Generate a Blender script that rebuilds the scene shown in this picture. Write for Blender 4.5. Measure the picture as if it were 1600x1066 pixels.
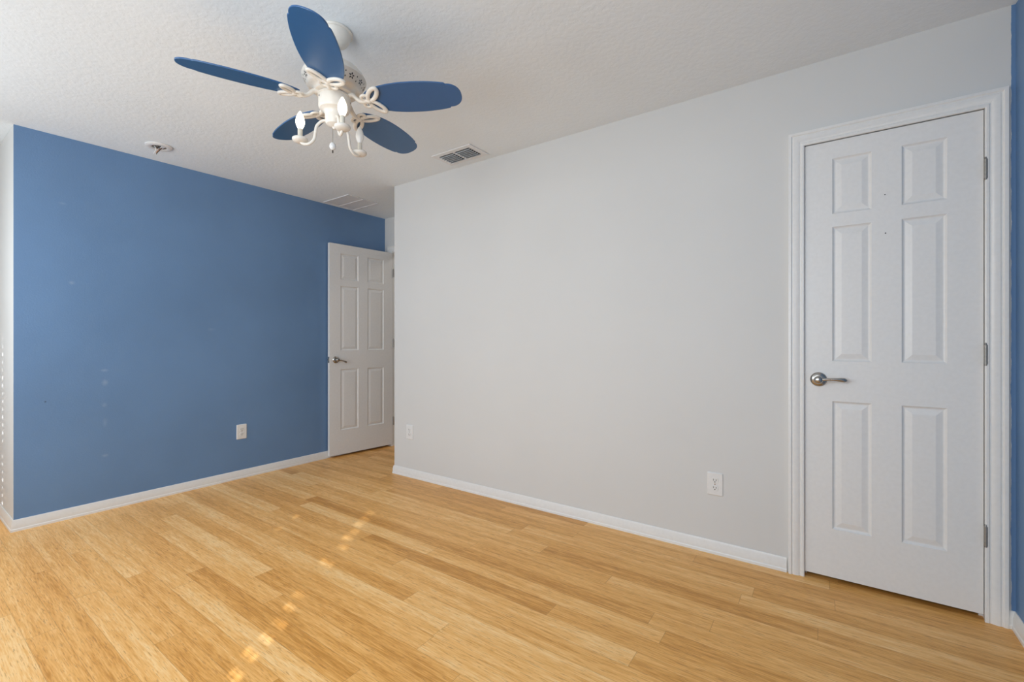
import bpy, bmesh, math, random
from mathutils import Vector, Matrix
PI = math.pi
random.seed(7)
for o in list(bpy.data.objects):
    bpy.data.objects.remove(o)
SC = bpy.context.scene
COL = SC.collection

# ------------------------------------------------------------------ camera
cam_d = bpy.data.cameras.new('camera')
cam = bpy.data.objects.new('camera', cam_d)
COL.objects.link(cam)
cam.location = (3.9223, -2.5603, 1.1242)
cam.rotation_euler = (PI / 2, 0, 0.6087)
cam_d.sensor_fit = 'HORIZONTAL'
cam_d.sensor_width = 36
cam_d.lens = 700.6 / 1600 * 36
cam_d.clip_start = 0.02
SC.camera = cam

# ------------------------------------------------------------------ world, sun, daylight, exposure
SC.view_settings.view_transform = 'Standard'
SC.view_settings.look = 'None'
SC.view_settings.gamma = 1
SC.view_settings.use_curve_mapping = False
SC.view_settings.exposure = 0.0
SC.cycles.use_denoising = True
SC.cycles.sample_clamp_indirect = 6
SC.cycles.max_bounces = 10
SC.cycles.diffuse_bounces = 7

world = bpy.data.worlds.new('sky')
SC.world = world
world.use_nodes = True
wn = world.node_tree
wn.nodes.clear()
sky = wn.nodes.new('ShaderNodeTexSky')
sky.sky_type = 'HOSEK_WILKIE'
bgn = wn.nodes.new('ShaderNodeBackground')
bgn.inputs['Strength'].default_value = 0.4
wo = wn.nodes.new('ShaderNodeOutputWorld')
wn.links.new(sky.outputs[0], bgn.inputs[0])
wn.links.new(bgn.outputs[0], wo.inputs[0])

SUN_DIR = Vector((-0.565, 0.825, -0.53)).normalized()      # the way the sunlight travels
sd = bpy.data.lights.new('sun', 'SUN')
sd.energy = 9.0
sd.angle = math.radians(0.6)
sd.color = (0.96, 0.99, 1.05)
sun = bpy.data.objects.new('sun', sd)
COL.objects.link(sun)
sun.rotation_euler = SUN_DIR.to_track_quat('-Z', 'Y').to_euler()
sun.location = (8, -12, 9)
sky.sun_direction = -SUN_DIR

FRONT_Y = -3.30                                            # the window wall, behind the camera
WIN = [(-0.10, 1.75, 0.78, 2.12), (2.35, 3.75, 0.78, 2.12)]


def daylight(name, x0, x1, z0, z1, power, color):
    """the glow of the closed translucent blinds in one window"""
    l = bpy.data.lights.new(name, 'AREA')
    l.shape = 'RECTANGLE'
    l.size = x1 - x0
    l.size_y = z1 - z0
    l.energy = power
    l.color = color
    o = bpy.data.objects.new(name, l)
    COL.objects.link(o)
    o.location = ((x0 + x1) / 2, FRONT_Y + 0.15, (z0 + z1) / 2)
    o.rotation_euler = Vector((0, 1, -0.2)).to_track_quat('-Z', 'Z').to_euler()


daylight('daylight_window_1', *WIN[0], 33, (0.90, 1.0, 1.09))
daylight('daylight_window_2', *WIN[1], 37, (0.90, 1.0, 1.09))

hl = bpy.data.lights.new('hallway_fill', 'AREA')           # unseen fill light added beyond the open door to brighten leaf and recess
hl.shape = 'DISK'
hl.size = 0.35
hl.energy = 5
hl.color = (1.0, 0.95, 0.88)
ho = bpy.data.objects.new('hallway_fill', hl)
COL.objects.link(ho)
ho.location = (0.75, 1.35, 2.40)


# ------------------------------------------------------------------ materials
def new_mat(name):
    m = bpy.data.materials.new(name)
    m.use_nodes = True
    return m, m.node_tree, m.node_tree.nodes['Principled BSDF']


class NT:
    def __init__(s, nt):
        s.nt = nt

    def n(s, t, **k):
        x = s.nt.nodes.new(t)
        for a, v in k.items():
            setattr(x, a, v)
        return x

    def l(s, a, b):
        s.nt.links.new(a, b)

    def m(s, op, a, b=None, c=None):
        x = s.n('ShaderNodeMath', operation=op)
        for i, v in enumerate((a, b, c)):
            if v is None:
                continue
            if isinstance(v, (int, float)):
                x.inputs[i].default_value = v
            else:
                s.l(v, x.inputs[i])
        return x.outputs[0]

    def xyz(s, x, y, z):
        c = s.n('ShaderNodeCombineXYZ')
        for i, v in enumerate((x, y, z)):
            if isinstance(v, (int, float)):
                c.inputs[i].default_value = v
            else:
                s.l(v, c.inputs[i])
        return c.outputs[0]

    def noise(s, vec, scale, detail=2, rough=0.5):
        x = s.n('ShaderNodeTexNoise')
        x.inputs['Scale'].default_value = scale
        x.inputs['Detail'].default_value = detail
        x.inputs['Roughness'].default_value = rough
        s.l(vec, x.inputs['Vector'])
        return x.outputs['Fac']

    def ramp(s, fac, stops):
        r = s.n('ShaderNodeValToRGB')
        e = r.color_ramp.elements
        while len(e) < len(stops):
            e.new(0.5)
        for i, (p, c) in enumerate(stops):
            e[i].position = p
            e[i].color = (*c, 1) if len(c) == 3 else c
        s.l(fac, r.inputs[0])
        return r.outputs[0]

    def mix(s, fac, a, b, mode='MIX'):
        x = s.n('ShaderNodeMix', data_type='RGBA', blend_type=mode)
        for i, v in ((0, fac), (6, a), (7, b)):
            if isinstance(v, (int, float)):
                x.inputs[i].default_value = v
            elif isinstance(v, tuple):
                x.inputs[i].default_value = (*v, 1)
            else:
                s.l(v, x.inputs[i])
        return x.outputs[2]

    def bump(s, h, strength, dist, bsdf):
        b = s.n('ShaderNodeBump')
        b.inputs['Strength'].default_value = strength
        b.inputs['Distance'].default_value = dist
        s.l(h, b.inputs['Height'])
        s.l(b.outputs[0], bsdf.inputs['Normal'])


def paint(name, color, rough=0.5, scale=140, strength=0.25, dist=0.002, spec=0.4, vary=0.03, kind='peel', edge=None, marks=()):
    m, nt, b = new_mat(name)
    N = NT(nt)
    pos = N.n('ShaderNodeNewGeometry').outputs['Position']
    big = N.noise(pos, 1.7, 3)
    c2 = tuple(max(0, x * (1 - vary)) for x in color)
    c1 = tuple(min(1, x * (1 + vary)) for x in color)
    col = N.ramp(big, [(0.3, c2), (0.7, c1)])
    if edge:                                   # a ragged cut-in line of blue paint along the right corner
        sp = N.n('ShaderNodeSeparateXYZ')
        N.l(pos, sp.inputs[0])
        wob = N.noise(N.xyz(0.0, 0.0, sp.outputs[2]), 9, 4, 0.6)
        lim = N.m('MULTIPLY_ADD', wob, -0.014, edge[0] + 0.007)
        col = N.mix(N.m('GREATER_THAN', sp.outputs[0], lim), col, edge[1])
    for (p, sc_, amt, tint) in marks:          # rubbed scuffs on the paint
        mp = N.n('ShaderNodeMapping')
        mp.inputs['Location'].default_value = tuple(-a / c for a, c in zip(p, sc_))
        mp.inputs['Scale'].default_value = tuple(1 / c for c in sc_)
        N.l(pos, mp.inputs['Vector'])
        vl = N.n('ShaderNodeVectorMath', operation='LENGTH')
        N.l(mp.outputs[0], vl.inputs[0])
        d = N.m('ADD', vl.outputs['Value'], N.m('MULTIPLY_ADD', N.noise(pos, 70, 3, .7), 1.2, -.6))
        f = N.m('MULTIPLY', N.m('MULTIPLY', N.m('SUBTRACT', 1.2, d), 1.0), amt)
        f.node.use_clamp = True
        col = N.mix(f, col, tint)
    N.l(col, b.inputs['Base Color'])
    b.inputs['Roughness'].default_value = rough
    b.inputs['Specular IOR Level'].default_value = spec
    if kind == 'knock':                        # knock-down ceiling texture
        v = N.noise(pos, scale, 3, 0.55)
        h = N.ramp(v, [(0.42, (0, 0, 0)), (0.56, (1, 1, 1))])
        N.bump(h, strength, dist, b)
    elif strength > 0:
        N.bump(N.noise(pos, scale, 2), strength, dist, b)
    return m


def plain(name, color, rough=0.4, metal=0.0, spec=0.5, bump=0.0):
    m, nt, b = new_mat(name)
    N = NT(nt)
    pos = N.n('ShaderNodeTexCoord').outputs['Object']
    v = N.noise(pos, 60, 2)
    c2 = tuple(x * 0.97 for x in color)
    N.l(N.ramp(v, [(0.35, c2), (0.65, color)]), b.inputs['Base Color'])
    b.inputs['Roughness'].default_value = rough
    b.inputs['Metallic'].default_value = metal
    b.inputs['Specular IOR Level'].default_value = spec
    if bump:
        N.bump(N.noise(pos, 300, 2), bump, 0.0006, b)
    return m


def glow(name, color, strength):
    m, nt, b = new_mat(name)
    b.inputs['Base Color'].default_value = (0.9, 0.9, 0.88, 1)
    b.inputs['Emission Color'].default_value = (*color, 1)
    b.inputs['Emission Strength'].default_value = strength
    b.inputs['Roughness'].default_value = 0.15
    return m


def bamboo():
    m, nt, b = new_mat('strand_bamboo_floor')
    N = NT(nt)
    pos = N.n('ShaderNodeNewGeometry').outputs['Position']
    sp = N.n('ShaderNodeSeparateXYZ')
    N.l(pos, sp.inputs[0])
    x, y = sp.outputs[0], sp.outputs[1]
    W, L = 0.0895, 1.22
    v = N.m('DIVIDE', N.m('ADD', y, 0.345 + 5 * W), W)
    row = N.m('FLOOR', v)
    wr = N.n('ShaderNodeTexWhiteNoise', noise_dimensions='1D')
    N.l(row, wr.inputs['W'])
    u = N.m('ADD', N.m('DIVIDE', x, L), N.m('MULTIPLY', wr.outputs['Value'], 7.31))
    colu = N.m('FLOOR', u)
    wp = N.n('ShaderNodeTexWhiteNoise', noise_dimensions='2D')
    N.l(N.xyz(row, colu, 0.0), wp.inputs['Vector'])
    pid = wp.outputs['Value']
    off = N.m('MULTIPLY', pid, 37.0)
    # broad, medium and fine fibres running along the plank
    n1 = N.noise(N.xyz(N.m('MULTIPLY', x, 1.6), N.m('MULTIPLY', y, 26), off), 1, 3, 0.6)
    n2 = N.noise(N.xyz(N.m('MULTIPLY', x, 12), N.m('MULTIPLY', y, 210), off), 1, 3, 0.6)
    n3 = N.noise(N.xyz(N.m('MULTIPLY', x, 22), N.m('MULTIPLY', y, 330), N.m('ADD', off, 3.3)), 1, 2, 0.5)
    t = N.m('ADD', N.m('MULTIPLY', n1, 0.45), N.m('MULTIPLY', n2, 0.55))
    t = N.m('ADD', t, N.m('MULTIPLY', N.m('SUBTRACT', pid, 0.5), 0.22))
    col = N.ramp(t, [(0.31, (0.53, 0.235, 0.045)), (0.44, (0.72, 0.355, 0.092)), (0.56, (0.84, 0.46, 0.15)), (0.70, (0.92, 0.60, 0.27))])
    dash = N.ramp(n3, [(0.33, (1, 1, 1)), (0.40, (0, 0, 0))])
    col = N.mix(N.m('MULTIPLY', dash, 0.55), col, (0.36, 0.165, 0.05))
    # plank joints
    fv = N.m('FRACT', v)
    fu = N.m('FRACT', u)
    ev = N.m('MINIMUM', fv, N.m('SUBTRACT', 1.0, fv))
    eu = N.m('MINIMUM', fu, N.m('SUBTRACT', 1.0, fu))
    j = N.m('MAXIMUM', N.m('LESS_THAN', ev, 0.010), N.m('LESS_THAN', eu, 0.0010))
    col = N.mix(N.m('MULTIPLY', j, 0.40), col, (0.28, 0.13, 0.04))
    N.l(col, b.inputs['Base Color'])
    b.inputs['Roughness'].default_value = 0.34
    N.l(N.m('ADD', N.m('MULTIPLY', n2, 0.12), 0.27), b.inputs['Roughness'])
    b.inputs['Specular IOR Level'].default_value = 0.3
    N.bump(N.m('SUBTRACT', n2, j), 0.08, 0.001, b)
    return m


BLUE = (0.130, 0.240, 0.42)
M = {}
M['floor'] = bamboo()
M['ceiling'] = paint('textured_ceiling_paint', (0.795, 0.84, 0.865), 0.85, 42, 0.16, 0.003, 0.2, 0.02, 'knock')
M['white'] = paint('white_wall_paint', (0.645, 0.643, 0.628), 0.6, 150, 0.12, 0.001, 0.3, 0.015)
M['white_cut'] = paint('white_wall_paint_with_blue_edge', (0.645, 0.643, 0.628), 0.6, 150, 0.12, 0.001, 0.3, 0.015, edge=(4.5225, BLUE))
def on_left(px, py):
    """place of a scuff on the blue wall seen at these pixels of the photograph"""
    a = 0.6087
    f, r = Vector((-math.sin(a), math.cos(a), 0)), Vector((math.cos(a), math.sin(a), 0))
    d = f + r * ((px - 800) / 700.6) + Vector((0, 0, (533 - py) / 700.6))
    return tuple(Vector((3.9223, -2.5603, 1.1242)) + d * (-3.9223 / d.x))


PALE = (0.24, 0.34, 0.50)
M['blue'] = paint('blue_wall_paint', BLUE, 0.5, 130, 0.28, 0.002, 0.6, 0.06, marks=[
    (on_left(x, y), (.3, w, h), amt, t) for x, y, w, h, amt, t in (
        (163, 579, .020, .010, .8, PALE), (164, 598, .016, .022, .8, PALE), (163, 633, .014, .016, .55, PALE), (164, 660, .014, .030, .4, PALE),
        (164, 712, .018, .010, .7, PALE), (112, 442, .016, .012, .8, PALE), (98, 318, .020, .008, .5, PALE), (71, 628, .006, .006, 1.0, (.03, .05, .09)), (330, 515, .03, .012, .3, PALE))])
M['trim'] = plain('white_trim_paint', (0.775, 0.77, 0.75), 0.35)
M['door'] = plain('white_door_paint', (0.765, 0.76, 0.745), 0.4, bump=0.05)
M['plastic'] = plain('white_plastic', (0.75, 0.745, 0.73), 0.35)
M['slot'] = plain('dark_slot', (0.03, 0.028, 0.026), 0.6)
M['duct'] = plain('dark_duct', (0.035, 0.033, 0.03), 0.8)
M['vent'] = plain('white_vent_enamel', (0.76, 0.765, 0.77), 0.5)
M['nickel'] = plain('satin_nickel', (0.46, 0.44, 0.41), 0.26, 1.0)
M['brass'] = plain('aged_hinge_metal', (0.33, 0.315, 0.29), 0.45, 0.6)
M['fanwhite'] = plain('antique_white_enamel', (0.76, 0.715, 0.64), 0.35)
M['fanblue'] = plain('blue_blade_paint', (0.020, 0.098, 0.25), 0.36, spec=0.8)
M['sleeve'] = plain('candle_sleeve_ivory', (0.72, 0.66, 0.55), 0.5)
M['lit'] = glow('lit_candle_bulb', (1.0, 0.88, 0.68), 2.8)
M['unlit'] = plain('frosted_unlit_bulb', (0.85, 0.83, 0.78), 0.2)
M['chain'] = plain('chain_metal', (0.45, 0.42, 0.36), 0.3, 1.0)
M['wire_dark'] = plain('dark_wire', (0.05, 0.04, 0.03), 0.5)
M['wire_tan'] = plain('copper_tan_wire', (0.42, 0.23, 0.13), 0.5)
M['wire_white'] = plain('white_wire', (0.8, 0.79, 0.76), 0.5)
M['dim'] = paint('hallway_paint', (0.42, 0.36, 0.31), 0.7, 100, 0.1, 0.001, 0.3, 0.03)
M['blind'] = plain('white_blind_slats', (0.8, 0.79, 0.77), 0.5)


def pane_mat():
    m = bpy.data.materials.new('window_glass')
    m.use_nodes = True
    nt = m.node_tree
    nt.nodes.clear()
    N = NT(nt)
    t = N.n('ShaderNodeBsdfTransparent')
    g = N.n('ShaderNodeBsdfGlossy')
    g.inputs['Roughness'].default_value = 0.02
    mx = N.n('ShaderNodeMixShader')
    mx.inputs[0].default_value = 0.07
    o = N.n('ShaderNodeOutputMaterial')
    N.l(t.outputs[0], mx.inputs[1])
    N.l(g.outputs[0], mx.inputs[2])
    N.l(mx.outputs[0], o.inputs[0])
    return m


M['pane'] = pane_mat()


# ------------------------------------------------------------------ mesh helpers
class MB:
    def __init__(s):
        s.bm = bmesh.new()

    def box(s, x0, x1, y0, y1, z0, z1, mi=0):
        vs = [s.bm.verts.new((x, y, z)) for z in (z0, z1) for y in (y0, y1) for x in (x0, x1)]
        for f in ((0, 2, 3, 1), (4, 5, 7, 6), (0, 1, 5, 4), (2, 6, 7, 3), (0, 4, 6, 2), (1, 3, 7, 5)):
            s.bm.faces.new([vs[i] for i in f]).material_index = mi
        return vs

    def poly(s, pts, mi=0):
        f = s.bm.faces.new([s.bm.verts.new(p) for p in pts])
        f.material_index = mi
        return f

    def prism(s, outline, z0, z1, mat=None, mi=0):
        """outline: (x, y) points; extruded in z; mat: optional transform"""
        n = len(outline)
        T = mat or Matrix()
        a = [s.bm.verts.new(T @ Vector((x, y, z0))) for x, y in outline]
        b = [s.bm.verts.new(T @ Vector((x, y, z1))) for x, y in outline]
        s.bm.faces.new(a[::-1]).material_index = mi
        s.bm.faces.new(b).material_index = mi
        for i in range(n):
            s.bm.faces.new((a[i], a[(i + 1) % n], b[(i + 1) % n], b[i])).material_index = mi

    def lathe(s, prof, n=48, mat=None, mi=0):
        """prof: (r, z) points turned about z"""
        T = mat or Matrix()
        rings = []
        for r, z in prof:
            if r < 1e-6:
                rings.append([s.bm.verts.new(T @ Vector((0, 0, z)))])
            else:
                rings.append([s.bm.verts.new(T @ Vector((r * math.cos(2 * PI * i / n), r * math.sin(2 * PI * i / n), z))) for i in range(n)])
        for a, b in zip(rings, rings[1:]):
            for i in range(n):
                j = (i + 1) % n
                if len(a) == 1 and len(b) == 1:
                    continue
                if len(a) == 1:
                    f = (a[0], b[j], b[i])
                elif len(b) == 1:
                    f = (a[i], a[j], b[0])
                else:
                    f = (a[i], a[j], b[j], b[i])
                s.bm.faces.new(f).material_index = mi

    def tube(s, pts, rad, n=10, closed=False, mat=None, mi=0, flat=1.0):
        T = mat or Matrix()
        P = [Vector(p) for p in pts]
        m = len(P)
        rr = rad if isinstance(rad, (list, tuple)) else [rad] * m
        up = None
        rings = []
        for i in range(m):
            if closed:
                t = (P[(i + 1) % m] - P[i - 1]).normalized()
            else:
                t = (P[min(i + 1, m - 1)] - P[max(i - 1, 0)]).normalized()
            if up is None:
                ref = Vector((0, 0, 1)) if abs(t.z) < 0.9 else Vector((1, 0, 0))
                up = (ref - t * ref.dot(t)).normalized()
            else:
                up = (up - t * up.dot(t)).normalized()
            sd_ = t.cross(up)
            rings.append([s.bm.verts.new(T @ (P[i] + (up * math.sin(2 * PI * k / n) * flat + sd_ * math.cos(2 * PI * k / n)) * rr[i])) for k in range(n)])
        for i in range(m if closed else m - 1):
            a, b = rings[i], rings[(i + 1) % m]
            for k in range(n):
                j = (k + 1) % n
                s.bm.faces.new((a[k], a[j], b[j], b[k])).material_index = mi
        if not closed:
            s.bm.faces.new(rings[0][::-1]).material_index = mi
            s.bm.faces.new(rings[-1]).material_index = mi

    def sweep(s, path, prof, up=Vector((0, 0, 1)), mi=0):
        """sweep a closed profile of (out, up) points along a mitred polyline; 'out' lies to the right of the path"""
        P = [Vector(p) for p in path]
        m = len(P)
        rings = []
        for i in range(m):
            d0 = (P[i] - P[i - 1]).normalized() if i else None
            d1 = (P[i + 1] - P[i]).normalized() if i < m - 1 else None
            n0 = d0.cross(up) if d0 else None
            n1 = d1.cross(up) if d1 else None
            if n0 is None:
                o = n1
            elif n1 is None:
                o = n0
            else:
                o = (n0 + n1) / (1 + n0.dot(n1))
            rings.append([s.bm.verts.new(P[i] + o * a + up * b) for a, b in prof])
        k = len(prof)
        for a, b in zip(rings, rings[1:]):
            for i in range(k):
                j = (i + 1) % k
                s.bm.faces.new((a[i], a[j], b[j], b[i])).material_index = mi
        s.bm.faces.new(rings[0][::-1]).material_index = mi
        s.bm.faces.new(rings[-1]).material_index = mi

    def build(s, name, mats, parent=None, smooth=None, bevel=0, loc=None):
        bmesh.ops.recalc_face_normals(s.bm, faces=s.bm.faces)
        me = bpy.data.meshes.new(name)
        s.bm.to_mesh(me)
        s.bm.free()
        if not isinstance(mats, (list, tuple)):
            mats = [mats]
        for m in mats:
            me.materials.append(m)
        o = bpy.data.objects.new(name, me)
        COL.objects.link(o)
        if parent:
            o.parent = parent
        if loc:
            o.location = loc
        if smooth is not None:
            me.shade_smooth()
            me.set_sharp_from_angle(angle=math.radians(smooth))
        if bevel:
            md = o.modifiers.new('bevel', 'BEVEL')
            md.width = bevel
            md.segments = 2
            md.limit_method = 'ANGLE'
        return o


def tag(o, label=None, cat=None, group=None, kind=None):
    for k, v in (('label', label), ('category', cat), ('group', group), ('kind', kind)):
        if v:
            o[k] = v
    return o


def empty(name, loc, rz=0.0):
    o = bpy.data.objects.new(name, None)
    COL.objects.link(o)
    o.location = loc
    o.rotation_euler = (0, 0, rz)
    o.empty_display_size = 0.1
    return o


def copy_tree(o, parent=None):
    c = o.copy()
    COL.objects.link(c)
    c.parent = parent
    for ch in list(o.children):
        copy_tree(ch, c)
    return c


def circ(r, n, cx=0.0, cy=0.0, a0=0.0):
    return [(cx + r * math.cos(a0 + 2 * PI * i / n), cy + r * math.sin(a0 + 2 * PI * i / n)) for i in range(n)]


def ceil_z(y):
    return 2.44 + 0.018 * y


# ------------------------------------------------------------------ the room
XR, XA, YB, YC, XL = 4.5347, 0.9179, -2.0728, 0.6508, -1.35
DX0, DX1, DZ = 3.845, 4.4473, 2.0541          # closet door leaf


def structure(o, label=None, cat=None):
    return tag(o, label, cat, kind='structure')


b = MB()
b.box(XL - .2, XR + .2, FRONT_Y - .2, 2.2, -.12, 0)
structure(b.build('floor', M['floor']), 'honey coloured strand bamboo plank floor', 'floor')

b = MB()
y0, y1 = FRONT_Y - .2, 2.2
vs = b.box(XL - .2, XR + .2, y0, y1, 0, 0.15)
for v in vs:
    v.co.z = ceil_z(v.co.y) + (0.15 if v.co.z > 0.1 else 0)
structure(b.build('ceiling', M['ceiling']), 'white ceiling with knockdown texture', 'ceiling')

HT = 2.52   # walls run up into the ceiling slab


def wall(name, boxes, mat, label):
    b = MB()
    for q in boxes:
        b.box(*q)
    return structure(b.build(name, mat), label, 'wall')


OPL, OPR, OPZ = DX0 - .005, DX1 + .005, DZ + .006
WT = 0.115
wall('wall_back', [(XA, OPL - .018, 0, WT, 0, HT), (OPR + .018, XR, 0, WT, 0, HT), (OPL - .018, OPR + .018, 0, WT, OPZ + .018, HT),
                   (XA, XA + WT, WT, YC, 0, HT)], M['white_cut'], 'long white wall holding the closet door')
wall('wall_left', [(-WT, 0, YB + .0005, YC, 0, HT)], M['blue'], 'blue accent wall at the left with the open door')
wall('wall_return', [(XL, -.0004, YB, YB + WT, 0, HT)], M['white'], 'narrow white wall return at the far left edge')
wall('wall_right', [(XR, XR + WT, FRONT_Y, 1.0, 0, HT)], M['blue'], 'blue wall at the right edge beside the closet door')
wall('wall_alcove', [(XL - WT, XL, FRONT_Y, YB + WT, 0, HT)], M['white'], 'white wall of the alcove')
boxes = []
xs = XL - WT
for (a, c, z0, z1) in WIN:
    boxes += [(xs, a, FRONT_Y - .14, FRONT_Y, 0, HT), (a, c, FRONT_Y - .14, FRONT_Y, 0, z0), (a, c, FRONT_Y - .14, FRONT_Y, z1, HT)]
    xs = c
boxes.append((xs, XR + WT, FRONT_Y - .14, FRONT_Y, 0, HT))
wall('wall_front', boxes, M['white'], 'white window wall')
EOL, EOR, EOZ = 0.126, 0.846, 2.075
wall('wall_entry', [(-WT, EOL - .018, YC, YC + WT, 0, HT), (EOR + .018, XA + WT, YC, YC + WT, 0, HT), (EOL - .018, EOR + .018, YC, YC + WT, EOZ + .018, HT)],
     M['white'], 'short white wall above the open door')
wall('wall_hallway', [(-.7, 1.7, 1.95, 2.05, 0, HT), (-.8, -.7, YC, 2.05, 0, HT), (1.7, 1.8, YC, 2.05, 0, HT), (-.8, -WT, YC, YC + WT, 0, HT), (XA + WT, 1.8, YC, YC + WT, 0, HT)],
     M['dim'], 'dim hallway walls beyond the open door')
wall('wall_closet', [(3.0, XR, .95, 1.0, 0, HT), (2.95, 3.0, WT, 1.0, 0, HT)], M['dim'], 'closet walls behind the closed door')

# baseboards: colonial profile swept along the walls
BP = [(0, 0), (.0135, 0), (.0135, .012), (.0105, .017), (.0105, .044), (.0075, .052), (.0075, .058), (.0035, .068), (0, .068)]


def baseboard(name, path, label):
    b = MB()
    b.sweep(path, BP)
    structure(b.build(name, M['trim'], smooth=30), label, 'baseboard')


baseboard('baseboard_left', [(XL, FRONT_Y, 0), (XL, YB, 0), (0, YB, 0), (0, YC, 0)], 'white baseboard along the blue left wall and its corner')
baseboard('baseboard_back', [(XA, YC, 0), (XA, 0, 0), (3.772, 0, 0)], 'white baseboard along the long white wall')
baseboard('baseboard_right', [(4.5105, 0, 0), (XR, 0, 0), (XR, FRONT_Y, 0)], 'white baseboard in the right corner by the closet door')


def casing(name, x0, x1, zt, y, width, label, depth_sign=-1):
    """mitred door casing: x0, x1, zt = the inner edge; it stands out of the wall towards -y"""
    prof = [(0, 0), (0, .009), (.004, .011), (.011, .011), (.014, .0085), (.018, .0085), (.024, .012), (.034, .0145), (.042, .0145),
            (.045, .0125), (.049, .0125), (.053, .017), (.060, .0175), (width, .0165), (width, 0)]
    b = MB()
    up = Vector((0, -1, 0))
    b.sweep([(x0, y, 0), (x0, y, zt), (x1, y, zt), (x1, y, 0)], [(-w, d) for w, d in prof], up)
    return structure(b.build(name, M['trim'], smooth=25), label, 'door casing')


casing('trim_1', DX0 - .0015, DX1 + .0015, DZ + .0025, 0.0, .0645, 'white moulded casing around the closed closet door')
casing('trim_2', EOL - .006, EOR + .006, EOZ + .006, YC, .060, 'white casing around the open doorway')


def jamb(name, x0, x1, zt, ya, yb, label, stop):
    b = MB()
    b.box(x0 - .018, x0, ya, yb, 0, zt + .018)
    b.box(x1, x1 + .018, ya, yb, 0, zt + .018)
    b.box(x0, x1, ya, yb, zt, zt + .018)
    s0, s1 = stop
    b.box(x0, x0 + .012, s0, s1, 0, zt)
    b.box(x1 - .012, x1, s0, s1, 0, zt)
    b.box(x0 + .012, x1 - .012, s0, s1, zt - .012, zt)
    structure(b.build(name, M['trim']), label, 'door jamb')


jamb('trim_3', OPL, OPR, OPZ, 0.0, WT, 'white jamb of the closet door opening', (.042, .075))
jamb('trim_4', EOL, EOR, EOZ, YC, YC + WT, 'white jamb of the open doorway', (YC + .042, YC + .075))


# ------------------------------------------------------------------ doors
def panel_door(name, w, h, cols, rows, mat, thick=.035):
    """six-panel moulded door; local x 0..w, faces at y=0 (front, towards -y) and y=thick"""
    b = MB()
    bm = b.bm
    xs = sorted({0, w, *[v for c in cols for v in c]})
    zs = sorted({0, h, *[v for r in rows for v in r]})

    def is_panel(i, j):
        return any(abs(xs[i] - c[0]) < 1e-6 for c in cols) and any(abs(zs[j] - r[0]) < 1e-6 for r in rows)
    for side in (0, 1):
        yb = 0 if side == 0 else thick
        sg = 1 if side == 0 else -1
        grid = [[bm.verts.new((x, yb, z)) for z in zs] for x in xs]
        for i in range(len(xs) - 1):
            for j in range(len(zs) - 1):
                q = [grid[i][j], grid[i + 1][j], grid[i + 1][j + 1], grid[i][j + 1]]
                if not is_panel(i, j):
                    bm.faces.new(q)
                    continue
                xa, xb, za, zb = xs[i], xs[i + 1], zs[j], zs[j + 1]
                prev = q
                for ins, dep in ((.003, .0035), (.006, .0065), (.010, .0080), (.013, .0078), (.034, .0022), (.036, .0020)):
                    cur = [bm.verts.new(p) for p in ((xa + ins, yb + sg * dep, za + ins), (xb - ins, yb + sg * dep, za + ins),
                                                     (xb - ins, yb + sg * dep, zb - ins), (xa + ins, yb + sg * dep, zb - ins))]
                    for k in range(4):
                        bm.faces.new((prev[k], prev[(k + 1) % 4], cur[(k + 1) % 4], cur[k]))
                    prev = cur
                bm.faces.new(prev)
        if side == 0:
            g0 = grid
        else:
            g1 = grid
    nx, nz = len(xs) - 1, len(zs) - 1
    for i in range(nx):
        bm.faces.new((g0[i][0], g0[i + 1][0], g1[i + 1][0], g1[i][0]))
        bm.faces.new((g0[i][nz], g0[i + 1][nz], g1[i + 1][nz], g1[i][nz]))
    for j in range(nz):
        bm.faces.new((g0[0][j], g0[0][j + 1], g1[0][j + 1], g1[0][j]))
        bm.faces.new((g0[nx][j], g0[nx][j + 1], g1[nx][j + 1], g1[nx][j]))
    return b.build(name, mat)


def lever_handle(parent, x, z, y=0.0, sg=-1, droop=0.0, length=.098):
    """round rose, round hub and a lever along +x; stands out towards sg*y"""
    T = Matrix.Translation((x, y, z)) @ Matrix.Rotation(PI / 2 if sg < 0 else -PI / 2, 4, 'X')
    b = MB()
    b.lathe([(0, 0), (.0325, 0), (.0335, .002), (.032, .0055), (.026, .0095), (.0195, .0115), (.0165, .0125), (0, .0125)], 40, T)
    h = b.build('handle_rose', M['nickel'], parent, smooth=40)
    b = MB()
    b.lathe([(.0115, .011), (.0115, .030), (.0165, .034), (.0185, .042), (.0165, .050), (.010, .0545), (0, .0555)], 32, T)
    o = sg * .043
    pts, rad = [], []
    for i in range(13):
        t = i / 12
        pts.append((x + .008 + length * t, y + o + sg * (.006 * math.sin(PI * t) - .010 * t), z + .0015 - droop * length * t + .003 * math.sin(PI * t)))
        rad.append(.0085 - .0035 * math.sin(PI * min(1, t * 1.25)) * .9 + (.002 * t) if t < .95 else .005)
    b.tube(pts, rad, 14)
    b.build('handle_lever', M['nickel'], parent, smooth=50)
    return h


def hinge(parent, x, y, z, h=.089):
    b = MB()
    b.lathe([(0, 0), (.0045, .001), (.0045, .006)] + [p for k in range(5) for p in ((.0062, .006 + k * .0155), (.0062, .0205 + k * .0155), (.0055, .021 + k * .0155))] + [(.0045, h - .004), (.003, h + .003), (0, h + .004)], 16,
            Matrix.Translation((x, y, z - h / 2)))
    b.box(x - .004, x + .004, y + .0045, y + .0185, z - h / 2 + .005, z + h / 2 - .005)
    return b.build('hinge', M['brass'], parent, smooth=40)


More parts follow.
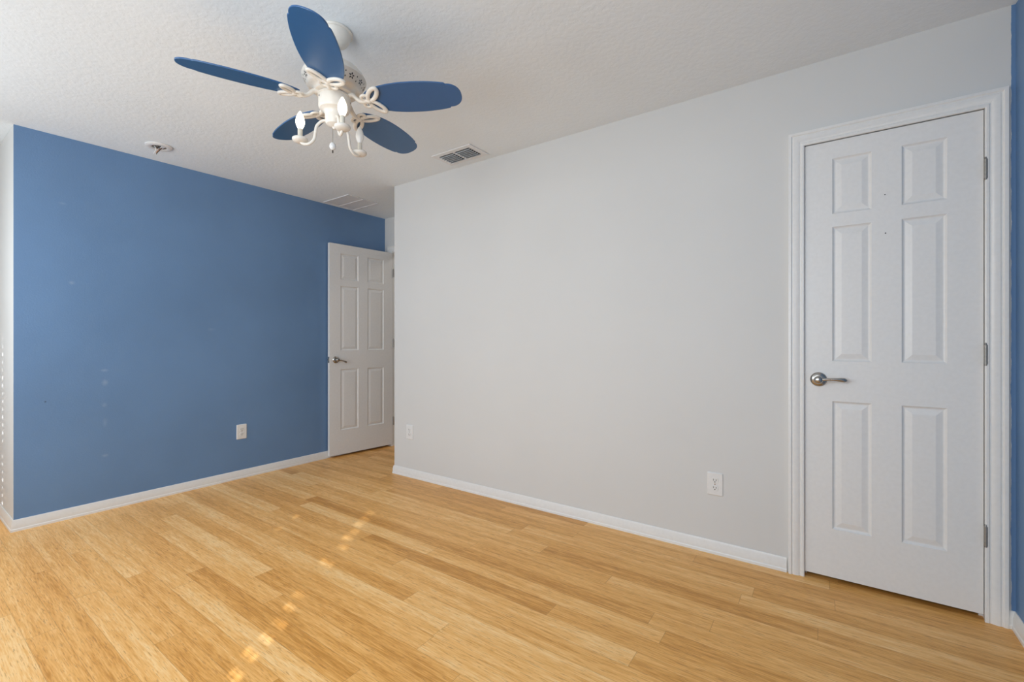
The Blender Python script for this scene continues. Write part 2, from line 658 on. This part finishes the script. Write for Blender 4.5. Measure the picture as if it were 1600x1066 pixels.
cw = DX1 - DX0
door = panel_door('door_1', cw, DZ - .0245, [(.107, .250), (.352, .496)], [(.2245, .8200), (1.005, 1.630), (1.690, 1.948)], M['door'])
door.location = (DX0, .003, .0245)
structure(door, 'closed white six-panel closet door with silver lever handle', 'door')
lever_handle(door, .0545, .919)
for z in (1.788, 1.045, .319):
    hinge(door, cw + .0035, -.0115, z)
for (x, z) in ((.296, 1.7455), (.298, 1.5755)):
    b = MB()
    b.prism(circ(.0026, 12), 0, .0012, Matrix.Translation((x, .0004, z)) @ Matrix.Rotation(PI / 2, 4, 'X'))
    b.build('screw_hole', M['slot'], door)
b = MB()                                                    # latch strike on the jamb edge
b.box(-.0046, -.0006, -.006, .012, .885, .945)
b.build('latch_plate', M['brass'], door)

# the open entry door: hinged on the entry wall, leaf beside the blue wall
LW, LH = .70, 2.044
leaf = panel_door('door_2', LW, LH, [(.112, .300), (.402, .590)], [(.236, .828), (1.012, 1.640), (1.702, 1.955)], M['door'])
ang = math.atan2(.127 - .052, .64 + .048)
leaf.location = (.052, -.048, .021)
leaf.rotation_euler = (0, 0, PI / 2 - ang)
structure(leaf, 'open white six-panel door standing against the blue wall', 'door')
lever_handle(leaf, .062, .922, droop=.33, length=.085)
for z in (1.83, 1.08, .25):
    hinge(leaf, LW + .0045, -.006, z)
b = MB()
b.box(-.0012, .0005, .006, .029, .895, .952)
b.box(-.008, 0, .012, .023, .915, .932)
b.build('latch_plate', M['nickel'], leaf, bevel=.0008)


# ------------------------------------------------------------------ wall outlets
def rounded(w, h, r, n=5):
    p = []
    for cx, cy, a in ((w / 2 - r, h / 2 - r, 0), (-w / 2 + r, h / 2 - r, PI / 2), (-w / 2 + r, -h / 2 + r, PI), (w / 2 - r, -h / 2 + r, 1.5 * PI)):
        for i in range(n + 1):
            t = a + PI / 2 * i / n
            p.append((cx + r * math.cos(t), cy + r * math.sin(t)))
    return p


def make_outlet():
    r = empty('wall_outlet', (0, 0, 0))
    R = Matrix.Rotation(PI / 2, 4, 'X')            # local z of the prism points to -y (out of the wall)
    b = MB()
    W_, H_ = .078, .120
    o1, o2 = rounded(W_, H_, .005), rounded(W_ - .008, H_ - .008, .004)
    n = len(o1)
    l0 = [b.bm.verts.new(R @ Vector((x, z, 0.0003))) for x, z in o1]
    l1 = [b.bm.verts.new(R @ Vector((x, z, .003))) for x, z in o1]
    l2 = [b.bm.verts.new(R @ Vector((x, z, .006))) for x, z in o2]
    for a, c in ((l0, l1), (l1, l2)):
        for i in range(n):
            b.bm.faces.new((a[i], a[(i + 1) % n], c[(i + 1) % n], c[i]))
    b.bm.faces.new(l2)
    b.bm.faces.new(l0[::-1])
    b.build('cover_plate', M['plastic'], r)
    for s in (1, -1):
        cz = s * .0197
        b = MB()
        pts = []
        for i in range(28):
            t = 2 * PI * i / 28
            pts.append((.0175 * math.cos(t), max(-.0135, min(.0135, .0175 * math.sin(t))) + cz))
        b.prism(pts, .005, .0082, R)
        rc = b.build('receptacle', M['plastic'], r, bevel=.0006)
        for (x, w, h, dz) in ((-.0065, .0026, .0095, .003), (.0065, .0026, .0080, .003)):
            b = MB()
            b.prism([(x - w / 2, cz + dz - h / 2), (x + w / 2, cz + dz - h / 2), (x + w / 2, cz + dz + h / 2), (x - w / 2, cz + dz + h / 2)], .0078, .0086, R)
            b.build('slot', M['slot'], rc)
        b = MB()
        b.prism(circ(.0030, 12, 0, cz - .0075), .0078, .0086, R)
        b.build('slot', M['slot'], rc)
    b = MB()
    b.prism(circ(.0032, 14), .0058, .0074, R)
    b.build('screw', M['nickel'], r)
    return r


out = make_outlet()
out.location = (3.4475, 0, .368)
tag(out, 'white duplex outlet low on the white wall, nearer the closet door', 'outlet', 'duplex wall outlets')
o2 = copy_tree(out)
o2.location = (1.108, 0, .371)
tag(o2, 'white duplex outlet on the white wall close to its left corner', 'outlet')
o3 = copy_tree(out)
o3.location = (0, -.812, .3815)
o3.rotation_euler = (0, 0, PI / 2)
tag(o3, 'white duplex outlet on the blue wall left of the open door', 'outlet')


# ------------------------------------------------------------------ ceiling register
def ceiling_thing(name, x, y):
    o = empty(name, (x, y, ceil_z(y)))
    o.rotation_euler = (math.atan(.018), 0, 0)
    return o


vt = ceiling_thing('ceiling_vent', 1.815, -.178)
tag(vt, 'white louvred air register in the ceiling beside the white wall', 'vent')
FW, FH = .352, .208
b = MB()
ix, iy, mid = .139, .068, .007
zf = -.007
for (xa, xb, ya, yb) in ((-FW / 2, FW / 2, -FH / 2, -iy), (-FW / 2, FW / 2, iy, FH / 2), (-FW / 2, -ix, -iy, iy), (ix, FW / 2, -iy, iy), (-mid, mid, -iy, iy)):
    b.box(xa, xb, ya, yb, zf, -.001)
fr = b.build('frame', M['vent'], vt)
b = MB()
b.box(-ix, ix, -iy, iy, -.0016, -.0004)
b.build('duct_opening', M['duct'], vt)
NS = 6
for (xa, xb) in ((-ix, -mid), (mid, ix)):
    for k in range(NS):
        yc = -iy + (k + .55) * (2 * iy) / NS
        b = MB()
        a = math.radians(-50)
        dy, dz = math.cos(a) * .0098, math.sin(a) * .0098
        y_, z_ = yc, -.0105
        t = .0011
        b.poly([(xa, y_ - dy, z_ + dz), (xb, y_ - dy, z_ + dz), (xb, y_ + dy, z_ - dz), (xa, y_ + dy, z_ - dz)])
        b.poly([(xa, y_ - dy, z_ + dz + t), (xb, y_ - dy, z_ + dz + t), (xb, y_ + dy, z_ - dz + t), (xa, y_ + dy, z_ - dz + t)])
        b.poly([(xa, y_ + dy, z_ - dz), (xb, y_ + dy, z_ - dz), (xb, y_ + dy, z_ - dz + t), (xa, y_ + dy, z_ - dz + t)])
        b.poly([(xa, y_ - dy, z_ + dz), (xb, y_ - dy, z_ + dz), (xb, y_ - dy, z_ + dz + t), (xa, y_ - dy, z_ + dz + t)])
        b.build('louvre', M['vent'], vt)

# flat panel in the ceiling in front of the entry
pn = ceiling_thing('ceiling_panel', .235, .058)
tag(pn, 'flat white two-section ceiling panel above the open door', 'ceiling panel')
PW, PH = .39, .335
b = MB()
t = .011
for (xa, xb, ya, yb) in ((-PW / 2, PW / 2, -PH / 2, -PH / 2 + t), (-PW / 2, PW / 2, PH / 2 - t, PH / 2), (-PW / 2, -PW / 2 + t, -PH / 2 + t, PH / 2 - t), (PW / 2 - t, PW / 2, -PH / 2 + t, PH / 2 - t), (-PW / 2 + t, PW / 2 - t, -.005, .005)):
    b.box(xa, xb, ya, yb, -.007, -.0005)
b.build('frame', M['vent'], pn, bevel=.002)
for (ya, yb) in ((-PH / 2 + t, -.005), (.005, PH / 2 - t)):
    b = MB()
    b.box(-PW / 2 + t, PW / 2 - t, ya, yb, -.004, -.0003)
    b.build('grille_panel', M['vent'], pn)

# stripped detector base with its wires hanging out
dt = ceiling_thing('detector_bracket', .312, -1.462)
tag(dt, 'round white detector bracket with loose wires hanging from the ceiling', 'smoke detector bracket')
b = MB()
n = 48
ring = [(.040, -.001), (.040, -.009), (.046, -.013), (.066, -.011), (.074, -.005), (.074, -.001)]
b.lathe(ring + [ring[0]], n)
b.build('bracket_ring', M['plastic'], dt, smooth=40)
b = MB()
b.lathe([(0, -.0008), (.040, -.0008), (.040, -.0022), (0, -.0022)], 32)
b.build('box_opening', plain('grey_box_opening', (0.25, 0.245, 0.235), 0.8), dt)
b = MB()
b.box(-.040, .040, .004, .022, -.012, -.007)
b.build('crossbar', M['plastic'], dt, bevel=.001)


def curve(p, n=18):
    """Catmull-Rom through points"""
    P = [Vector(q) for q in p]
    P = [P[0] * 2 - P[1]] + P + [P[-1] * 2 - P[-2]]
    out_ = []
    seg = len(P) - 3
    for i in range(seg):
        for k in range(n):
            t = k / n
            a, b_, c, d = P[i:i + 4]
            out_.append(.5 * ((2 * b_) + (c - a) * t + (2 * a - 5 * b_ + 4 * c - d) * t * t + (3 * b_ - a - 3 * c + d) * t ** 3))
    out_.append(P[-2])
    return out_


for mat, pts in ((M['wire_dark'], [(.022, -.016, -.002), (.014, -.004, -.016), (.000, .004, -.024), (-.012, -.006, -.040), (-.020, -.010, -.052)]),
                 (M['wire_tan'], [(-.020, -.018, -.002), (-.006, -.010, -.018), (.010, -.004, -.026), (.004, -.012, -.038), (-.004, -.016, -.048)]),
                 (M['wire_dark'], [(-.028, .002, -.002), (-.014, -.008, -.012), (.004, -.006, -.022), (.016, .000, -.028), (.028, .004, -.022)]),
                 (M['wire_tan'], [(.004, .018, -.002), (.012, .006, -.018), (.018, -.006, -.028), (.010, -.014, -.044)]),
                 (M['wire_white'], [(-.010, -.024, -.002), (-.004, -.016, -.020), (-.014, -.018, -.036), (-.026, -.022, -.050)])):
    b = MB()
    b.tube(curve(pts, 8), .0022, 7)
    b.build('wire', mat, dt, smooth=60)

# ------------------------------------------------------------------ ceiling fan
FX, FY = 2.244, -1.448
fan = empty('ceiling_fan', (FX, FY, ceil_z(FY)))
tag(fan, 'white ceiling fan with five blue leaf-shaped blades and candle lights', 'ceiling fan')
Z0 = ceil_z(FY)


def fz(z):
    return z - Z0


def FT(rz=0.0):
    return Matrix.Rotation(rz, 4, 'Z')


def lathe_part(name, prof, mat, parent, n=64, sm=35):
    b = MB()
    b.lathe([(r, fz(z)) for r, z in prof], n)
    return b.build(name, mat, parent, smooth=sm)


lathe_part('ceiling_canopy', [(0, Z0 - .0015), (.072, Z0 - .0015), (.073, Z0 - .006), (.070, Z0 - .010), (.066, Z0 - .011), (.064, Z0 - .016), (.060, Z0 - .030),
                              (.050, Z0 - .045), (.034, Z0 - .055), (.018, Z0 - .058), (0, Z0 - .058)], M['fanwhite'], fan)
lathe_part('downrod', [(.0125, Z0 - .056), (.0125, 2.285), (.022, 2.283), (.024, 2.278), (.024, 2.27)], M['fanwhite'], fan, 24)
b = MB()
HP = [(0, 2.283), (.030, 2.283), (.052, 2.279), (.082, 2.268), (.104, 2.252), (.117, 2.236), (.121, 2.226), (.125, 2.222), (.127, 2.216), (.124, 2.211),
      (.106, 2.176), (.100, 2.170), (.094, 2.168), (.086, 2.166), (.080, 2.160), (.078, 2.152), (.070, 2.148), (0, 2.148)]
b.lathe([(r, fz(z)) for r, z in HP], 72)
# pierced flowers round the sloping skirt
sk0, sk1 = Vector((.124, 0, fz(2.211))), Vector((.106, 0, fz(2.176)))
sl = (sk0 - sk1)
nrm = Vector((sl.z, 0, -sl.x)).normalized()
for k in range(14):
    T = FT(2 * PI * k / 14)
    cen = sk1 + sl * .52 + nrm * .0006
    e1 = Vector((0, 1, 0))
    e2 = sl.normalized()
    for p in range(5):
        a = 2 * PI * p / 5 + PI / 2
        d = e1 * math.cos(a) + e2 * math.sin(a)
        q = e1 * -math.sin(a) + e2 * math.cos(a)
        pts = [cen + d * (.0030 + .0095 * (1 - math.cos(PI * t)) / 2) + q * (.0026 * math.sin(PI * t)) for t in (0, .25, .5, .75, 1)] + \
              [cen + d * (.0030 + .0095 * (1 - math.cos(PI * t)) / 2) - q * (.0026 * math.sin(PI * t)) for t in (.75, .5, .25)]
        b.poly([T @ x for x in pts], 1)
    cen2 = sk1 + sl * .5 + nrm * .0006
    for dz in (-.26, .26):
        T2 = FT(2 * PI * (k + .5) / 14)
        c3 = cen2 + e2 * (dz * .036)
        b.poly([T2 @ (c3 + e1 * .0022 * math.cos(t) + e2 * .0036 * math.sin(t)) for t in [2 * PI * i / 8 for i in range(8)]], 1)
b.build('motor_housing', [M['fanwhite'], M['slot']], fan, smooth=35)
lathe_part('switch_housing', [(0, 2.1475), (.060, 2.1475), (.0655, 2.144), (.0655, 2.139), (.063, 2.137), (.0625, 2.095), (.058, 2.086), (.046, 2.080), (.040, 2.074), (.0375, 2.060),
                              (.0365, 2.036), (.033, 2.026), (.024, 2.020), (.010, 2.016), (.006, 2.008), (0, 2.006)], M['fanwhite'], fan)
for a in (-1.75, .9, 3.2):
    b = MB()
    b.lathe([(0, 0), (.0035, 0), (.0035, .0015), (.002, .0025), (0, .0025)], 12, FT(a) @ Matrix.Translation((.0628, 0, fz(2.126))) @ Matrix.Rotation(PI / 2, 4, 'Y'))
    b.build('housing_screw', M['nickel'], fan)


def blade_outline():
    def hw(t):
        return .0815 * (math.sin(PI * (t ** .78) * .5 / .5 * .5) if t < 1 else 1)
    up = []
    r0, rs = .135, .478
    n = 26
    for i in range(n + 1):
        t = i / n
        r = r0 + (rs - r0) * t
        x = (t - .58) / .58 if t < .58 else (t - .58) / .72
        w = .0805 * math.sqrt(max(0, 1 - abs(x) ** 2.1 * .86)) if t < .58 else .0805 * math.sqrt(max(0, 1 - abs(x) ** 2.2 * 1.05))
        up.append((r, w))
    wl = up[-1][1]
    up.append((.4815, wl - .004))
    up.append((.4835, wl - .0065))
    for i in range(1, 13):
        t = i / 12 * PI / 2
        up.append((.4835 + .0545 * math.sin(t), (wl - .0065) * math.cos(t) ** .85 if i < 12 else 0))
    low = [(r, -w) for r, w in up[::-1] if w > 1e-6]
    return up + low


PITCH = math.radians(-13)
BT = .006
ZB = 2.123
for k in range(5):
    ang_ = -0.741 + k * 2 * PI / 5
    T = FT(ang_) @ Matrix.Translation((0, 0, fz(ZB))) @ Matrix.Rotation(PITCH, 4, 'X')
    b = MB()
    b.prism(blade_outline(), 0, BT, T)
    b.build('blade', M['fanblue'], fan, bevel=.0018)
    # cast iron bracket: neck, two long loops along the blade, two small round loops by the neck
    b = MB()
    zi = -.0045
    cen = Vector((.150, 0, zi))
    for s in (1, -1):
        a = math.radians(52) * s
        d = Vector((math.cos(a), math.sin(a), 0))
        q = Vector((-d.y, d.x, 0))
        L_, W_ = .038, .0150
        b.tube([cen + d * (L_ + .004 + L_ * math.cos(t)) + q * (W_ * math.sin(t)) for t in [2 * PI * i / 28 for i in range(28)]], .0092, 10, True, T, flat=.7)
        a2 = math.radians(122) * s
        d2 = Vector((math.cos(a2), math.sin(a2), 0))
        b.tube([cen + Vector((0, 0, -.001)) + d2 * .021 + Vector((math.cos(t) * .0145, math.sin(t) * .0145, 0)) for t in [2 * PI * i / 20 for i in range(20)]], .0074, 10, True, T, flat=.7)
    b.lathe([(0, -.009), (.010, -.007), (.013, 0), (.010, .004), (0, .004)], 16, T @ Matrix.Translation(cen))
    neck = curve([(.060, 0, .026), (.082, 0, .022), (.100, 0, .004), (.120, 0, -.006), (.152, 0, -.005)], 6)
    b.tube(neck, [.013 - .004 * i / (len(neck) - 1) for i in range(len(neck))], 10, False, FT(ang_) @ Matrix.Translation((0, 0, fz(ZB))), flat=.75)
    b.build('blade_bracket', M['fanwhite'], fan, smooth=60)

# candle arms
RHO, ZCUP = .140, 1.960
for k in range(3):
    a = -0.38 + k * 2 * PI / 3
    T = FT(a)
    b = MB()
    b.tube([(x, 0, fz(z)) for x, _, z in curve([(.030, 0, 2.045), (.052, 0, 2.040), (.072, 0, 2.020), (.078, 0, 1.992), (.084, 0, 1.964), (.103, 0, 1.946), (.125, 0, 1.944), (RHO, 0, 1.954)], 8)], .0062, 12, False, T)
    arm = b.build('candle_arm', M['fanwhite'], fan, smooth=60)
    C_ = T @ Matrix.Translation((RHO, 0, 0))
    b = MB()
    b.lathe([(r, fz(z)) for r, z in [(0, 1.948), (.012, 1.948), (.022, 1.951), (.029, 1.956), (.031, 1.961), (.030, 1.966), (.027, 1.968), (.0255, 1.964), (.012, 1.962), (0, 1.962)]], 40, C_)
    b.build('candle_cup', M['fanwhite'], arm, smooth=35)
    b = MB()
    b.lathe([(r, fz(z)) for r, z in [(.011, 1.961), (.0105, 1.975), (.0095, 1.977), (.0095, 2.004), (.0085, 2.006), (0, 2.006)]], 24, C_)
    b.build('candle_sleeve', M['sleeve'], arm, smooth=35)
    b = MB()
    b.lathe([(r, fz(z)) for r, z in [(0, 2.0045), (.0085, 2.0045), (.0105, 2.010), (.0150, 2.020), (.0178, 2.030), (.0180, 2.038), (.0160, 2.050), (.0120, 2.062), (.0070, 2.072), (.0030, 2.079), (0, 2.081)]], 28, C_)
    bl = b.build('bulb', M['unlit'] if k == 1 else M['lit'], arm, smooth=60)
    tag(bl, 'unlit frosted candle bulb' if k == 1 else 'glowing candle bulb')
b = MB()
b.tube([(-.004, -.006, fz(2.012)), (-.004, -.006, fz(1.952))], .0011, 6)
ch = b.build('pull_chain', M['chain'], fan)
b = MB()
b.lathe([(0, fz(1.954)), (.005, fz(1.952)), (.0115, fz(1.945)), (.0135, fz(1.936)), (.0115, fz(1.927)), (.005, fz(1.921)), (0, fz(1.920))], 24, Matrix.Translation((-.004, -.006, 0)))
b.build('chain_ball', M['plastic'], ch, smooth=60)
b = MB()
b.lathe([(0, fz(1.921)), (.0025, fz(1.919)), (.003, fz(1.912)), (.002, fz(1.908)), (0, fz(1.907))], 12, Matrix.Translation((-.004, -.006, 0)))
b.build('chain_tip', M['wire_dark'], ch, smooth=60)

# ------------------------------------------------------------------ windows behind the camera
COLS = [[(.490, .036, .06, .85, 2.02)], [(2.74, .035, .65, 1.3, 1.8), (3.305, .085, .06, .88, 1.80)]]
for i, (x0, x1, z0, z1) in enumerate(WIN):
    b = MB()
    ya, yb = FRONT_Y - .12, FRONT_Y - .07
    f = .04
    zm = 1.285
    for q in ((x0, x0 + f, ya, yb, z0, z1), (x1 - f, x1, ya, yb, z0, z1), (x0 + f, x1 - f, ya, yb, z0, z0 + f), (x0 + f, x1 - f, ya, yb, z1 - f, z1), (x0 + f, x1 - f, ya, yb, zm - .03, zm + .03)):
        b.box(*q)
    w = structure(b.build('window_%d' % (i + 1), M['trim']), 'white sash window in the window wall', 'window')
    b = MB()
    b.box(x0 + f, x1 - f, ya + .02, ya + .024, z0 + f, zm - .03)
    b.box(x0 + f, x1 - f, ya + .02, ya + .024, zm + .03, z1 - f)
    b.build('pane', M['pane'], w)
    bl = empty('window_blind', ((x0 + x1) / 2, FRONT_Y - .035, z1))
    tag(bl, 'closed white slatted blind in the %s window' % ('alcove side' if i == 0 else 'right hand'), 'blind')
    b = MB()
    cx = (x0 + x1) / 2
    b.box(x0 + .004 - cx, x1 - .004 - cx, -.022, .022, -.045, -.001)
    b.build('head_rail', M['blind'], bl)
    b = MB()
    z = z1 - .045
    rs = random.Random(3 + i)
    while z - .050 > z0 + .002:
        zb_, zt_ = z - .0505, z
        hz = z - .025
        segs = [x0 + .004]
        for (c, w_, skip, za, zc) in COLS[i]:
            j = rs.uniform(-.2, .2) * w_
            ww = w_ * rs.uniform(.65, 1.15)
            if rs.random() < skip or not za < hz < zc:
                continue
            segs += [c - ww / 2 + j, c + ww / 2 + j]
        segs.append(x1 - .004)
        hh = rs.uniform(.006, .009)
        b.box(x0 + .004 - cx, x1 - .004 - cx, -.0015, .0015, zb_ - z1, hz - hh - z1)
        b.box(x0 + .004 - cx, x1 - .004 - cx, -.0015, .0015, hz + hh - z1, zt_ - z1)
        for p in range(0, len(segs), 2):
            b.box(segs[p] - cx, segs[p + 1] - cx, -.0015, .0015, hz - hh - z1, hz + hh - z1)
        for (c, w_, *_) in COLS[i]:
            b.box(c - w_ * .05 - cx, c + w_ * .05 - cx, -.004, -.002, zb_ - z1, zt_ - z1)
        z -= .050
    b.build('slats', M['blind'], bl)
    b = MB()
    b.box(x0 + .004 - cx, x1 - .004 - cx, -.012, .012, z0 - z1 + .001, z - z1 + .002)
    b.build('bottom_rail', M['blind'], bl)
